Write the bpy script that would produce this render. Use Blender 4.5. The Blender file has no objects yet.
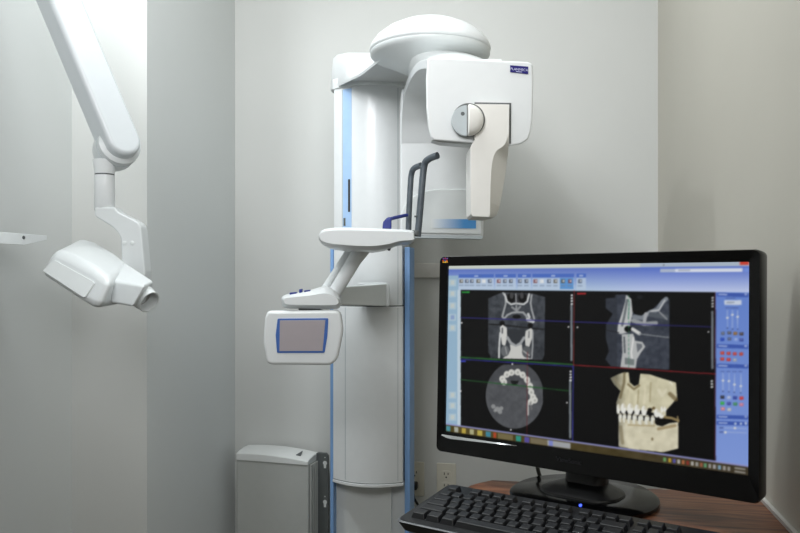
import bpy, bmesh, math, random
import numpy as np
from mathutils import Vector, Matrix
random.seed(7); rng = np.random.RandomState(5)
C = bpy.context.scene.collection
TH = math.radians(11.5)          # the camera is turned this far to the left of the room's long axis
F = 750.0; HZ = 275.0; ZC = 1.11
CT, ST = math.cos(TH), math.sin(TH)
CAM = Vector((0, 0, ZC))

def c2w(cx, cy, z): return Vector((cx*CT - cy*ST, cx*ST + cy*CT, z))
def P(px, py, d): return c2w((px-400)/F*d, d, ZC - (py-HZ)/F*d)
def ray(px, py): return P(px, py, 1.0) - CAM
def hit(px, py, pt, n):
    r = ray(px, py); return CAM + r*((pt-CAM).dot(n)/r.dot(n))
def hitY(px, py, Y): return hit(px, py, Vector((0, Y, 0)), Vector((0, 1, 0)))
def hitX(px, py, X): return hit(px, py, Vector((X, 0, 0)), Vector((1, 0, 0)))
FW = Vector((-ST, CT, 0)); RT = Vector((CT, ST, 0)); UP = Vector((0, 0, 1))

# ------------------------------------------------------------------ materials
def lin(c): c = c/255.0; return c/12.92 if c <= .04045 else ((c+.055)/1.055)**2.4
def rgb(h): return tuple(lin(int(h[i:i+2], 16)) for i in (0, 2, 4)) + (1,)
def mat(name, hexcol, rough=.4, metal=0, var=.03, scale=40, emit=0, bump=0, coat=0, spec=.5):
    m = bpy.data.materials.new(name); m.use_nodes = True
    nt = m.node_tree; b = nt.nodes['Principled BSDF']
    c = rgb(hexcol)
    tc = nt.nodes.new('ShaderNodeTexCoord'); nz = nt.nodes.new('ShaderNodeTexNoise')
    nz.inputs['Scale'].default_value = scale; nz.inputs['Detail'].default_value = 4
    nt.links.new(tc.outputs['Object'], nz.inputs['Vector'])
    rp = nt.nodes.new('ShaderNodeValToRGB'); nt.links.new(nz.outputs['Fac'], rp.inputs['Fac'])
    rp.color_ramp.elements[0].position = .3; rp.color_ramp.elements[1].position = .7
    rp.color_ramp.elements[0].color = tuple(max(0, x*(1-var)) for x in c[:3]) + (1,)
    rp.color_ramp.elements[1].color = tuple(min(1, x*(1+var)) for x in c[:3]) + (1,)
    nt.links.new(rp.outputs['Color'], b.inputs['Base Color'])
    b.inputs['Roughness'].default_value = rough; b.inputs['Metallic'].default_value = metal
    b.inputs['Coat Weight'].default_value = coat; b.inputs['Specular IOR Level'].default_value = spec
    if emit:
        b.inputs['Emission Color'].default_value = c; b.inputs['Emission Strength'].default_value = emit
    if bump:
        bp = nt.nodes.new('ShaderNodeBump'); bp.inputs['Strength'].default_value = bump; bp.inputs['Distance'].default_value = .002
        n2 = nt.nodes.new('ShaderNodeTexNoise'); n2.inputs['Scale'].default_value = scale*6
        nt.links.new(tc.outputs['Object'], n2.inputs['Vector'])
        nt.links.new(n2.outputs['Fac'], bp.inputs['Height']); nt.links.new(bp.outputs['Normal'], b.inputs['Normal'])
    return m
def attr_mat(name, emit, rough=.4):
    m = bpy.data.materials.new(name); m.use_nodes = True
    nt = m.node_tree; b = nt.nodes['Principled BSDF']
    a = nt.nodes.new('ShaderNodeAttribute'); a.attribute_name = 'Col'
    b.inputs['Roughness'].default_value = rough
    if emit:
        b.inputs['Base Color'].default_value = (.004, .004, .004, 1)
        nt.links.new(a.outputs['Color'], b.inputs['Emission Color']); b.inputs['Emission Strength'].default_value = emit
        b.inputs['Specular IOR Level'].default_value = .25
    else:
        nt.links.new(a.outputs['Color'], b.inputs['Base Color'])
    return m
def wood_mat(name):
    m = bpy.data.materials.new(name); m.use_nodes = True
    nt = m.node_tree; b = nt.nodes['Principled BSDF']
    tc = nt.nodes.new('ShaderNodeTexCoord'); mp = nt.nodes.new('ShaderNodeMapping')
    mp.inputs['Rotation'].default_value = (0, 0, math.radians(20)); mp.inputs['Scale'].default_value = (5, 55, 5)
    nz = nt.nodes.new('ShaderNodeTexNoise'); nz.inputs['Scale'].default_value = 1.6; nz.inputs['Detail'].default_value = 7
    nz.inputs['Distortion'].default_value = .6
    nt.links.new(tc.outputs['Object'], mp.inputs['Vector']); nt.links.new(mp.outputs['Vector'], nz.inputs['Vector'])
    rp = nt.nodes.new('ShaderNodeValToRGB'); nt.links.new(nz.outputs['Fac'], rp.inputs['Fac'])
    e = rp.color_ramp.elements
    e[0].position = .3; e[0].color = rgb('4a2a1b'); e[1].position = .72; e[1].color = rgb('a87550')
    k = e.new(.5); k.color = rgb('7c4c33')
    nt.links.new(rp.outputs['Color'], b.inputs['Base Color'])
    b.inputs['Roughness'].default_value = .38
    return m
M = dict(
    wall=mat('painted_wall', 'cccdca', .7, var=.012, scale=3, bump=.15),
    rwall=mat('painted_side_wall', 'c8c4b9', .7, var=.012, scale=3, bump=.15),
    lwall=mat('painted_wall_brightened', 'd0d3d2', .7, var=.012, scale=3, bump=.15),  # paler copy of the wall paint; brightness of right-facing walls put into colour
    ceil=mat('ceiling_paint', 'd8d8d4', .9), floor=mat('floor_vinyl', '57503f', .45, var=.1, scale=14),
    wall2=mat('painted_taupe_wall', '8f8779', .7),
    trim=mat('rail_paint', 'cfcdc8', .5),
    white=mat('white_plastic', 'e2e5e6', .32, var=.01, coat=.15),
    armw=mat('arm_white', 'cdd2d5', .35, var=.01, coat=.1), headw=mat('head_white', 'd6dadb', .35, var=.01, coat=.1),
    white2=mat('white_plastic_satin', 'dadede', .4, var=.01),
    grey=mat('light_grey_plastic', 'b7bfc2', .4, var=.01),
    cream=mat('cream_plastic', 'eae8e3', .35, var=.01),
    dgrey=mat('dark_grey_plastic', '55595a', .5),
    seam=mat('seam_grey', '5c5f5e', .6),  # dark grey of the cover seams and the knob ring
    blue=mat('blue_anodised', '7fa6d6', .4, var=.02),
    skyblue=mat('pale_blue_inlay', 'a9c8ec', .35),
    navy=mat('navy_plastic', '1d2c78', .4),
    badge=mat('navy_badge', '25216f', .5, spec=.2),
    panelblue=mat('blue_bezel', '3f68b0', .4),
    touch=mat('touchscreen_off', 'aaa2a6', .3, var=.015),
    rod=mat('carbon_rod', '4d555c', .38, var=.12, scale=60),
    black=mat('black_plastic', '0f0f10', .35, var=.1),
    gloss=mat('glossy_black', '060607', .16, var=.1, spec=.35),
    key=mat('key_black', '1a1b1e', .42, var=.06),
    kbody=mat('keyboard_black', '17181a', .4, var=.08),
    kedge=mat('keyboard_edge', '5d6064', .3),
    silver=mat('silver_glint', 'd8dadc', .22, metal=.8),  # for the modelled reflection on the monitor bezel
    ogrey=mat('box_grey_metal', 'b0b2ae', .45, var=.015),
    olid=mat('box_lid_plastic', 'dcdedc', .45, var=.01),
    bracket=mat('dark_bracket_steel', '5c605f', .5),
    outlet=mat('outlet_plastic', 'd6d2c4', .4), slot=mat('outlet_slot', '2a2824', .6),
    wood=wood_mat('walnut_veneer'), woodedge=mat('walnut_edge', '4a2c1c', .45, var=.15, scale=30),
    led=mat('blue_led', '3f58ff', .3, emit=2.5), tongue=mat('dark_bore', 'a9a8a3', .6),
    text=mat('badge_print', 'c9cbea', .5), logo=mat('logo_print', '303236', .4),
    screen=attr_mat('lit_screen', 1.0, .35), stripe=attr_mat('fading_blue_stripe', 0, .35),
    bird=attr_mat('bird_emblem', 0, .35), trans=mat('shelf_end', 'eef2f3', .25),
)

# ------------------------------------------------------------------ object helpers
def root_of(o):
    while o.parent: o = o.parent
    return o
def obj(name, bm, m, parent=None, bevel=0, seg=3, smooth=True, sub=0, tri=False, ang=35):
    bmesh.ops.remove_doubles(bm, verts=bm.verts, dist=1e-6)
    bmesh.ops.recalc_face_normals(bm, faces=bm.faces)
    me = bpy.data.meshes.new(name)
    if parent is not None:
        bm.transform(root_of(parent).matrix_basis.inverted())
    bm.to_mesh(me); bm.free()
    o = bpy.data.objects.new(name, me); C.objects.link(o)
    if parent is not None: o.parent = parent
    me.materials.append(m)
    for p in me.polygons: p.use_smooth = smooth
    if smooth and not bevel: me.set_sharp_from_angle(angle=math.radians(ang))
    if bevel:
        b = o.modifiers.new('bevel', 'BEVEL'); b.width = bevel; b.segments = seg
        b.limit_method = 'ANGLE'; b.angle_limit = math.radians(30); b.harden_normals = True
    if sub:
        s = o.modifiers.new('sub', 'SUBSURF'); s.levels = sub; s.render_levels = sub
    return o
def recentre(o):
    """put a single-mesh thing's origin at its base"""
    me = o.data; n = len(me.vertices); a = np.empty(n*3); me.vertices.foreach_get('co', a); a = a.reshape(-1, 3)
    c = (a.min(0)+a.max(0))/2; c[2] = a[:, 2].min(); a -= c
    me.vertices.foreach_set('co', a.ravel()); o.location = c; me.update()
    return o
def thing(name, label, cat, loc, rotz=0, group=None):
    o = bpy.data.objects.new(name, None); C.objects.link(o)
    o.empty_display_size = .05
    o.matrix_basis = Matrix.Translation(loc) @ Matrix.Rotation(rotz, 4, 'Z')
    o['label'] = label; o['category'] = cat
    if group: o['group'] = group
    return o
def tag(o, label, cat, group=None):
    o['label'] = label; o['category'] = cat
    if group: o['group'] = group
    return o
def struct(name, bm, m, **k):
    o = obj(name, bm, m, **k); o['kind'] = 'structure'; return o

# ------------------------------------------------------------------ mesh helpers (all in world metres)
def new(): return bmesh.new()
def prism(bm, pts, vec):
    a = [bm.verts.new(p) for p in pts]; b = [bm.verts.new(Vector(p)+vec) for p in pts]
    n = len(a); bm.faces.new(a); bm.faces.new(b[::-1])
    for i in range(n): bm.faces.new((a[i], b[i], b[(i+1) % n], a[(i+1) % n]))
    return bm
def loft(bm, rings, cap=True, closed=True):
    R = [[bm.verts.new(p) for p in r] for r in rings]
    n = len(R[0])
    for i in range(len(R)-1):
        for j in range(n if closed else n-1):
            k = (j+1) % n
            bm.faces.new((R[i][j], R[i][k], R[i+1][k], R[i+1][j]))
    if cap: bm.faces.new(R[0][::-1]); bm.faces.new(R[-1])
    return bm
def box(bm, x0, x1, y0, y1, z0, z1):
    return prism(bm, [(x0, y0, z0), (x1, y0, z0), (x1, y0, z1), (x0, y0, z1)], Vector((0, y1-y0, 0)))
def hexa(bm, f, b):
    """front quad f and back quad b, both listed in the same order"""
    return loft(bm, [f, b])
def lathe(bm, c, axis, prof, n=40):
    """prof: list of (radius, distance along axis)"""
    axis = Vector(axis).normalized()
    u = axis.orthogonal().normalized(); v = axis.cross(u)
    rings = []
    for r, h in prof:
        rings.append([Vector(c)+axis*h+(u*math.cos(t)+v*math.sin(t))*max(r, 1e-4) for t in [2*math.pi*i/n for i in range(n)]])
    return loft(bm, rings)
def tube(bm, pts, r, n=14, close=True):
    pts = [Vector(p) for p in pts]; rings = []
    prev = None
    for i, p in enumerate(pts):
        t = (pts[min(i+1, len(pts)-1)]-pts[max(i-1, 0)]).normalized()
        u = t.orthogonal().normalized() if prev is None else (prev - t*prev.dot(t)).normalized()
        prev = u; v = t.cross(u); rr = r[i] if isinstance(r, (list, tuple)) else r
        rings.append([p+(u*math.cos(2*math.pi*k/n)+v*math.sin(2*math.pi*k/n))*rr for k in range(n)])
    return loft(bm, rings)
def spline(pts, n=8):
    pts = [Vector(p) for p in pts]; out = []
    for i in range(len(pts)-1):
        p0 = pts[max(i-1, 0)]; p1 = pts[i]; p2 = pts[i+1]; p3 = pts[min(i+2, len(pts)-1)]
        for k in range(n):
            t = k/n
            out.append(.5*((2*p1)+(p2-p0)*t+(2*p0-5*p1+4*p2-p3)*t*t+(3*p1-p0-3*p2+p3)*t**3))
    out.append(pts[-1]); return out
def rr2(w, h, r, n=5):
    """rounded rectangle centred on 0"""
    o = []
    for cx, cy, a in ((w/2-r, h/2-r, 0), (-w/2+r, h/2-r, 90), (-w/2+r, -h/2+r, 180), (w/2-r, -h/2+r, 270)):
        for k in range(n+1):
            t = math.radians(a+90*k/n); o.append((cx+r*math.cos(t), cy+r*math.sin(t)))
    return o
def cprism(bm, px, d, th): return prism(bm, [P(x, y, d) for x, y in px], FW*th)
def smooth2(pts, n=6):
    """closed catmull-rom through 2-D points"""
    out = []; L = len(pts)
    for i in range(L):
        p0, p1, p2, p3 = (Vector(pts[(i+j-1) % L]) for j in range(4))
        for k in range(n):
            t = k/n
            q = .5*((2*p1)+(p2-p0)*t+(2*p0-5*p1+4*p2-p3)*t*t+(3*p1-p0-3*p2+p3)*t**3); out.append((q.x, q.y))
    return out
def rquad(pts, r, n=5):
    """round the corners of a 2-D polygon"""
    out = []; L = len(pts)
    for i in range(L):
        a, b, c = Vector(pts[i-1]), Vector(pts[i]), Vector(pts[(i+1) % L])
        r0 = min(r, (a-b).length*.45, (c-b).length*.45)
        p, q = b+(a-b).normalized()*r0, b+(c-b).normalized()*r0
        for k in range(n+1):
            t = k/n; s = (1-t)**2*p+2*t*(1-t)*b+t*t*q; out.append((s.x, s.y))
    return out
def text_bm(body, size, origin, xdir, zdir, align='CENTER'):
    cu = bpy.data.curves.new('t', 'FONT'); cu.body = body; cu.size = size; cu.align_x = align; cu.align_y = 'CENTER'; cu.extrude = .0002
    ob = bpy.data.objects.new('t', cu); C.objects.link(ob)
    bpy.context.view_layer.update()
    me = bpy.data.meshes.new_from_object(ob); bm = new(); bm.from_mesh(me)
    bpy.data.objects.remove(ob); bpy.data.curves.remove(cu); bpy.data.meshes.remove(me)
    x = Vector(xdir).normalized(); z = Vector(zdir).normalized(); y = x.cross(z)
    for v in bm.verts:
        v.co = Vector(origin)+x*v.co.x+z*v.co.y-y*v.co.z
    return bm
def set_cols(o, cols):
    a = o.data.color_attributes.new('Col', 'FLOAT_COLOR', 'POINT')
    a.data.foreach_set('color', np.asarray(cols, dtype=np.float32).ravel())

# ================================================================== THE ROOM
XR, YB = .335, 2.55                      # right wall and back wall
XPR, YP, XL = -1.13, 1.946, -1.369       # pier's right face, pier's front face, left wall
YF, ZT = -1.9, 2.55
T = .1
XFR = 1.9                                # the room widens beside the camera
b = new(); box(b, XL-1.5, XFR+T, YF-T, YB+T, -.1, 0); struct('floor', b, M['floor'], smooth=False)
b = new(); box(b, XL-T, XFR+T, YF-T, YB+T, ZT, ZT+.1); struct('ceiling', b, M['ceil'], smooth=False)
b = new(); box(b, XPR, XR+T, YB, YB+T, 0, ZT); struct('wall_back', b, M['wall'], smooth=False)
b = new(); box(b, XR, XR+T, .25, YB, 0, ZT); struct('wall_right', b, M['rwall'], smooth=False)
b = new(); box(b, XL-T, XL, YF, YB+T, 0, ZT); struct('wall_left', b, M['lwall'], smooth=False)
b = new(); box(b, XL, XPR, YP, YB+T, 0, ZT); o = struct('wall_pier', b, M['wall'], smooth=False)
o.data.materials.append(M['lwall'])
for p in o.data.polygons:
    if p.normal.x > .9: p.material_index = 1  # right face takes the brightened paint copy instead of more light
b = new(); box(b, XL-T, XFR+T, YF-T, YF, 0, ZT); struct('wall_front', b, M['wall2'], smooth=False)
b = new(); box(b, XFR, XFR+T, YF, .25, 0, ZT); struct('wall_far_right', b, M['wall2'], smooth=False)
b = new(); box(b, XR+T, XFR+T, .25, .35, 0, ZT); struct('wall_return', b, M['wall2'], smooth=False)
z1, z0 = hitY(428, 263, YB).z, hitY(428, 278, YB).z
b = new(); box(b, hitY(395, 270, YB).x, XR, YB-.014, YB, z0, z1); struct('trim_1', b, M['trim'], bevel=.003)
b = new(); box(b, XPR, XR, YB-.012, YB, 0, .1); struct('baseboard_back', b, M['trim'], bevel=.003)

# ================================================================== PANORAMIC X-RAY MACHINE
YC = 2.235
cen = hitY(368, 500, YC)
mach = thing('dental_scanner', 'tall white panoramic dental scanner with blue side rails against the back wall', 'medical scanner',
             (cen.x, YC+.12, 0), 0)
# fixed profile behind the covers
zr = hitY(408, 247, YC).z
xl0, xl1 = hitY(330, 400, YC).x, hitY(333.6, 400, YC).x
xr0, xr1 = hitY(404.5, 400, YC).x, hitY(410, 400, YC).x
for (a0, a1) in ((xl0, xl1), (xr0, xr1)):
    b = new(); box(b, a0, a1, YC, YC+.075, 0, zr); obj('side_rail', b, M['blue'], mach, bevel=.003)
b = new(); box(b, xl1, xr0, YC+.03, YC+.07, 0, zr); obj('column_core', b, M['white2'], mach)
b = new(); box(b, xl1+.03, xr0-.045, YC+.02, YB-.002, 0, 1.69); obj('wall_mount', b, M['white2'], mach)
# bowed covers
def bow(bm, pl, pr, zb, zt, bulge, n=14, back=.03, inset=0):
    x0 = hitY(pl, 300, YC).x+inset; x1 = hitY(pr, 300, YC).x-inset
    o = [(x0+(x1-x0)*i/n, YC-.012-bulge*(1-(2*i/n-1)**2)) for i in range(n+1)]
    o += [(x1, YC+back), (x0, YC+back)]
    return prism(bm, [(x, y, zb) for x, y in o], Vector((0, 0, zt-zb)))
def zc(py, d=2.25): return ZC-(py-HZ)/F*d
b = bow(new(), 334.2, 403.5, zc(484), zc(306.8), .036); obj('lower_cover', b, M['white'], mach, bevel=.002)
b = bow(new(), 333.8, 404, zc(487.5), zc(484.5), .041); obj('cover_lip', b, M['white'], mach, bevel=.0015)
b = bow(new(), 334.6, 403, zc(484.6), zc(483.8), .034); obj('cover_seam', b, M['seam'], mach)
b = bow(new(), 335, 403, zc(305.8), zc(84), .036); car = obj('carriage_cover', b, M['white'], mach, bevel=.002)
b = bow(new(), 336, 402, zc(307), zc(305.5), .033); obj('cover_seam', b, M['seam'], mach)
# vertical panel joints and the pale blue inlay set into the carriage cover
def onbow(px, x0=None):
    xa = hitY(335, 300, YC).x; xb = hitY(403, 300, YC).x
    Y = YC-.03
    for _ in range(6):
        x = hitY(px, 300, Y).x; t = (x-xa)/(xb-xa); Y = YC-.012-.036*(1-(2*t-1)**2)
    return x, Y
def bowstrip(bm, pa, pb, ya, yb, th=.0012, n=4):
    r = []
    fr, bk = [], []
    for i in range(n+1):
        x, Y = onbow(pa+(pb-pa)*i/n); fr.append((x, Y-th)); bk.append((x, Y+.002))
    o = fr+bk[::-1]
    return prism(bm, [(x, y, zc(yb, 2.24)) for x, y in o], Vector((0, 0, zc(ya, 2.24)-zc(yb, 2.24))))
b = bowstrip(new(), 343, 351.5, 86, 229); inl = obj('blue_inlay', b, M['skyblue'], mach)
b = bowstrip(new(), 348.2, 350.2, 178, 211, .002); obj('slot', b, M['slot'], inl)
b = bowstrip(new(), 343.6, 345.6, 217, 225, .002); obj('latch', b, M['bracket'], inl)
b = bowstrip(new(), 342, 342.6, 86, 229, .0009); obj('panel_joint', b, M['grey'], mach)
for pa, ya, yb in ((397.6, 86, 305), (397.6, 308, 483), (345, 308, 483)):
    b = bowstrip(new(), pa, pa+.7, ya, yb, .0009, 2); obj('panel_joint', b, M['grey'], mach)

# shoulder on the column
DA = c2w((430-400)/F*1.95, 1.95, 0)       # axis of the rotating arm
CA = Vector((hitY(368, 60, YC).x+.004, YC+.1, 0))
ax = (DA-CA); Ls = ax.length; ax.normalize(); sx = Vector((-ax.y, ax.x, 0))
def hull(r0, r1, n=40):
    o = []
    for i in range(n//2+1):
        t = math.pi/2+math.pi*i/(n//2); o.append((r0*math.cos(t), r0*math.sin(t)))
    for k in range(1, 14): o.append((Ls*k/14, -r0+(r0-r1)*k/14))
    for i in range(n//2+1):
        t = -math.pi/2+math.pi*i/(n//2); o.append((Ls+r1*math.cos(t), r1*math.sin(t)))
    for k in range(1, 14): o.append((Ls*(1-k/14), r1+(r0-r1)*k/14))
    return o
def hring(sc, z):
    out = []
    for (u, v) in hull(.148*sc, .125*sc):
        p = CA+ax*u+sx*v; p.z = z(u) if callable(z) else z; out.append(p)
    return out
zb = lambda u: 1.700-.035*max(0, min(1, (u+.08)/.36))
def zt(u):
    k = max(0, min(1, (u-.12)/.14)); return max((1.803-.22*max(-.1, u))-(.10*k*k*(3-2*k)), zb(u)+.02)
b = loft(new(), [hring(.9, lambda u: zb(u)+.012), hring(.985, lambda u: zb(u)), hring(1.0, lambda u: zb(u)+.006),
                 hring(.975, lambda u: zb(u)*.45+max(zt(u), zb(u)+.02)*.55), hring(.94, lambda u: zt(u)-.012), hring(.86, lambda u: zt(u)), hring(.3, lambda u: zt(u)+.008)])
obj('shoulder', b, M['white'], mach, ang=50)
b = bow(new(), 333.4, 405, zc(85), zc(74), .045); obj('column_collar', b, M['white2'], mach, bevel=.004)
# dome
dz = lambda z: Vector((DA.x, DA.y, z))
b = lathe(new(), dz(1.69), UP, [(.150, -.004), (.1565, 0), (.1575, .005), (.153, .016), (.140, .034), (.115, .053), (.082, .069), (.045, .079), (.012, .083), (0, .0832)], 72)
obj('dome_cap', b, M['white'], mach, ang=60)
b = lathe(new(), dz(1.69), UP, [(.06, -.054), (.075, -.049), (.10, -.037), (.13, -.024), (.148, -.0165), (.155, -.011), (.1555, -.0035), (.14, -.002)], 72)
obj('dome_bowl', b, M['white2'], mach, ang=60)

# rotating arm: a hood sweeping from the tube head back and down to the sensor panel
hl = [(430, 59, 1.66), (418, 62, 1.78), (409.5, 74, 1.90), (404, 91, 2.02), (401.5, 118, 2.09), (401, 145, 2.105)]
hl = spline([P(*q) for q in hl], 6)
xr_ = [.225+.012*i/(len(hl)-1) for i in range(len(hl))]
b = new(); rings = []
for i, p in enumerate(hl):
    t = (hl[min(i+1, len(hl)-1)]-hl[max(i-1, 0)]).normalized()
    nrm = RT.cross(t).normalized()
    if nrm.z > 0: nrm = -nrm               # inward = down / towards the camera
    cx = (p-CAM).dot(RT); w = xr_[i]-cx
    q = p+RT*w
    th = .02 if i < len(hl)-9 else .02-.0165*(i-len(hl)+9)/8
    rings.append([p, q, q+nrm*th, p+nrm*th])
loft(b, rings); obj('arm_hood', b, M['white'], mach, bevel=.005)
# crossbeam under the dome
b = new()
c0 = [P(434, 57, 1.7), P(503, 58, 1.7), P(503, 66, 1.7), P(434, 66, 1.7)]
c1 = [p+FW*.3+UP*.03 for p in c0]
def hubr(sx_, sy_, dx, dy, z): return [DA+RT*(sx_*math.cos(t)+dx)+FW*(sy_*math.sin(t)+dy)+UP*z for t in [2*math.pi*k/36 for k in range(36)]]
loft(b, [hubr(.112, .17, .06, .0, 1.606), hubr(.112, .17, .06, .0, 1.628), hubr(.11, .14, .045, 0, 1.645), hubr(.105, .11, .02, 0, 1.662)]); obj('arm_hub', b, M['white2'], mach, bevel=.004)

# sensor panel
SD = 2.1
so = rquad([(400.3, 100), (401.5, 88), (484, 88), (483.6, 237.5), (400, 236)], 4)
b = cprism(new(), so, SD, .05); sen = obj('sensor_panel', b, M['white'], mach, bevel=.006)
b = cprism(new(), rquad([(400.6, 234.6), (483.4, 236), (482, 239), (401.5, 237.6)], 1), SD-.003, .045); obj('panel_base', b, M['grey'], sen, bevel=.001)
b = cprism(new(), [(401, 139.4), (483, 139.8), (483, 140.5), (401, 140.1)], SD-.0008, .004); obj('panel_joint', b, M['grey'], sen)
arc = [(402, 233)]+[(440-38*math.cos(t), 215-26*math.sin(t)) for t in [math.pi*(.0+.5*k/10) for k in range(11)]]+[(482, 189), (482, 234.5)]
b = cprism(new(), arc, SD-.005, .01); obj('cassette', b, M['white2'], sen, bevel=.003)
n = 24; vs = []
b = new(); top = []; bot = []
for i in range(n+1):
    px = 431+45*i/n; top.append(b.verts.new(P(px, 219.0+.25*i/n, SD-.0062))); bot.append(b.verts.new(P(px, 228.2+.3*i/n, SD-.0062)))
for i in range(n): b.faces.new((top[i], bot[i], bot[i+1], top[i+1]))
o = obj('blue_stripe', b, M['stripe'], sen)
inv = o.parent.parent.matrix_basis
cols = []
w0, w1 = np.array(rgb('dfe2e2')), np.array(rgb('4792d2'))
for v in o.data.vertices:
    w = inv @ v.co; cx = (w-CAM).dot(RT); d = (w-CAM).dot(FW); px = 400+F*cx/d; t = min(1, max(0, (px-431)/33)); cols.append(w0*(1-t)+w1*t)
set_cols(o, cols)

# tube head
HD = 1.62
ho = [(427, 60), (430, 57.2), (529, 61.8), (532.6, 64.5), (533.3, 80), (532.6, 118), (531, 131), (528, 139.5), (521, 144), (510, 146),
      (474, 143.2), (434, 140.4), (430.6, 137.5), (428, 128), (426.2, 108), (425.6, 80)]
b = new()
def hr(sc, d, dx=0, dy=0):
    cx, cy = 480, 100
    return [P(cx+(x-cx)*sc+dx, cy+(y-cy)*sc+dy, d) for x, y in ho]
s = HD/(HD+.2)
loft(b, [hr(1, HD), hr(s, HD+.2, dy=7.5*0+4)])
head = obj('tube_head', b, M['white'], mach, bevel=.007, seg=4)
b = cprism(new(), [(431, 139.6), (473, 142.6), (472, 145), (440, 142.6)], HD+.012, .04); obj('collimator_lip', b, M['white2'], head, bevel=.003)
b = new(); cprism(b, [(474.5, 102.3), (511.2, 102.9), (511.2, 104.2), (474.5, 103.8)], HD-.0015, .004); obj('seam', b, M['seam'], head)
b = new(); cprism(b, [(509.6, 103), (511.2, 103), (511, 143.5), (509.4, 143.5)], HD-.0015, .004); obj('seam', b, M['seam'], head)
bd = [(510.2, 65.2), (528.2, 66.6), (528.2, 74), (510.2, 72)]
b = cprism(new(), bd, HD-.002, .003); bo = obj('badge', b, M['badge'], head)
tx = P(528.2, 73, HD)-P(510.2, 71.4, HD)
b = text_bm('PLANMECA', .0075, P(519.2, 69.6, HD-.0023), tx, UP); obj('lettering', b, M['text'], bo, smooth=False)
b = cprism(new(), [(516, 71.3), (522, 71.8), (522, 72.4), (516, 71.9)], HD-.0023, .0004); obj('underline', b, M['text'], bo)
# positioning handle below the head with a scooped right flank
LD = 1.606; push = .05
def sp2(pts, n=5): return [(v.x, v.y) for v in spline([(x, y, 0) for x, y in pts], n)]
outer = sp2([(509.2, 104.4), (509, 130), (508.6, 146), (507.2, 160), (505, 176), (502, 194), (499.5, 207), (497, 214)])
inner = sp2([(508.6, 104.4), (508.4, 130), (504.5, 144.5), (496, 151.5), (492.2, 163), (490.8, 180), (490.3, 198), (490, 214.6)])
left = [(471, 214), (470.6, 200), (470.6, 147), (472.5, 143), (474.6, 140), (474.6, 104)]
b = new()
dO = [push*(lambda k: k*k*(3-2*k))(max(0, min(1, (i-6)/11))) for i in range(len(outer))]
fo = [b.verts.new(P(x, y, LD+e)) for (x, y), e in zip(outer, dO)]
fi = [b.verts.new(P(x, y, LD)) for x, y in inner]
bl = [b.verts.new(P(x, y, LD)) for x, y in left]
bt = [b.verts.new(P(473, 216.4, LD)), b.verts.new(P(489, 217, LD))]
bo_ = b.verts.new(P(494.5, 216.8, LD+push))
b.faces.new(fi+[bt[1], bt[0]]+bl)
for i in range(len(fo)-1): b.faces.new((fi[i], fo[i], fo[i+1], fi[i+1]))
b.faces.new((fi[-1], fo[-1], bo_, bt[1]))
TB = FW*.11
rim = fo+[bo_, bt[1], bt[0]]+bl+[fi[0]]
bk = []
for v in rim:
    c = v.co.copy(); dd = (c-CAM).dot(FW); bk.append(b.verts.new(c+FW*(LD+.11-dd)))
for i in range(len(rim)):
    j = (i+1) % len(rim)
    b.faces.new((rim[i], bk[i], bk[j], rim[j]))
b.faces.new(bk[::-1])
obj('handle_leg', b, M['cream'], mach, bevel=.004, seg=3)
# knob
kc = P(468, 120.8, LD)
rk = 16.4/F*LD
b = lathe(new(), P(468, 120.8, LD+.012), -FW, [(rk, 0), (rk, .0135), (rk*.97, .0145)], 48); kn = obj('knob_ring', b, M['seam'], mach)
def half(sc, sgn, n=20):
    return [(sgn*rk*sc*math.sin(math.pi*k/n), rk*sc*math.cos(math.pi*k/n)) for k in range(n+1)]
kp = lambda u, v, o: kc+RT*u+UP*v-FW*o
b = prism(new(), [kp(u-.0025, v, .003) for u, v in half(.94, -1)], FW*.01); obj('knob_plate', b, M['grey'], kn, bevel=.001)
b = lathe(new(), kp(-.0115, .0145, .003), -FW, [(.0042, 0), (.0042, .0006)], 20); obj('dot', b, M['dgrey'], kn)
b = new(); rings = []
for sc, o_ in ((.96, 0), (.96, .006), (.93, .014), (.80, .021), (.58, .025)):
    rings.append([kp(max(u*(1 if o_ < .012 else 1)-(0 if o_ < .02 else 0), -.001)-.0008, v, o_) for u, v in half(sc, 1)])
loft(b, rings); obj('knob_grip', b, M['cream'], kn, bevel=.0025)

# patient table (chin rest), rods and their supports
to = smooth2([(319.4, 240), (320.6, 233.5), (327, 229.6), (345, 228.4), (375, 229.4), (404, 230.6), (413, 232.2), (414, 238), (412.8, 242.6), (400, 244.2), (388, 248.8), (372, 251.6), (346, 250.4), (326, 246.6)], 4)
b = new(); rings = []
for k in range(13):
    t = k/12; d = 1.76+.24*t
    s = 1-.05*abs(2*t-1)**4; sy = 1-.35*abs(2*t-1)**10
    q = (1.84)/d
    rings.append([P(366+(x-366)*s*q, 275+(y-275)*q if False else 275+(239+(y-239)*sy-275)*q, d) for x, y in to])
loft(b, rings); obj('chin_table', b, M['white'], mach, ang=60)
def rod(pts, r):
    return tube(new(), spline([P(*q) for q in pts], 8), r, 16)
b = rod([(408.3, 236, 1.96), (409, 214, 1.96), (410.4, 186, 1.96), (411.4, 174.5, 1.96), (414, 168.5, 1.95), (421.2, 165.2, 1.93)], .0078); obj('temple_rod', b, M['rod'], mach, ang=80)
b = rod([(417.6, 236.5, 1.80), (419.5, 216, 1.80), (422, 186, 1.80), (424.2, 166, 1.80), (428.2, 159.5, 1.79), (437.6, 155.3, 1.77)], .0083); tr = obj('temple_rod', b, M['rod'], mach, ang=80)
b = lathe(new(), P(416, 230.5, 1.80), -UP, [(.0098, 0), (.0105, .002), (.0105, .011), (.008, .0135)], 24); obj('rod_collar', b, M['dgrey'], tr)
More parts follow.
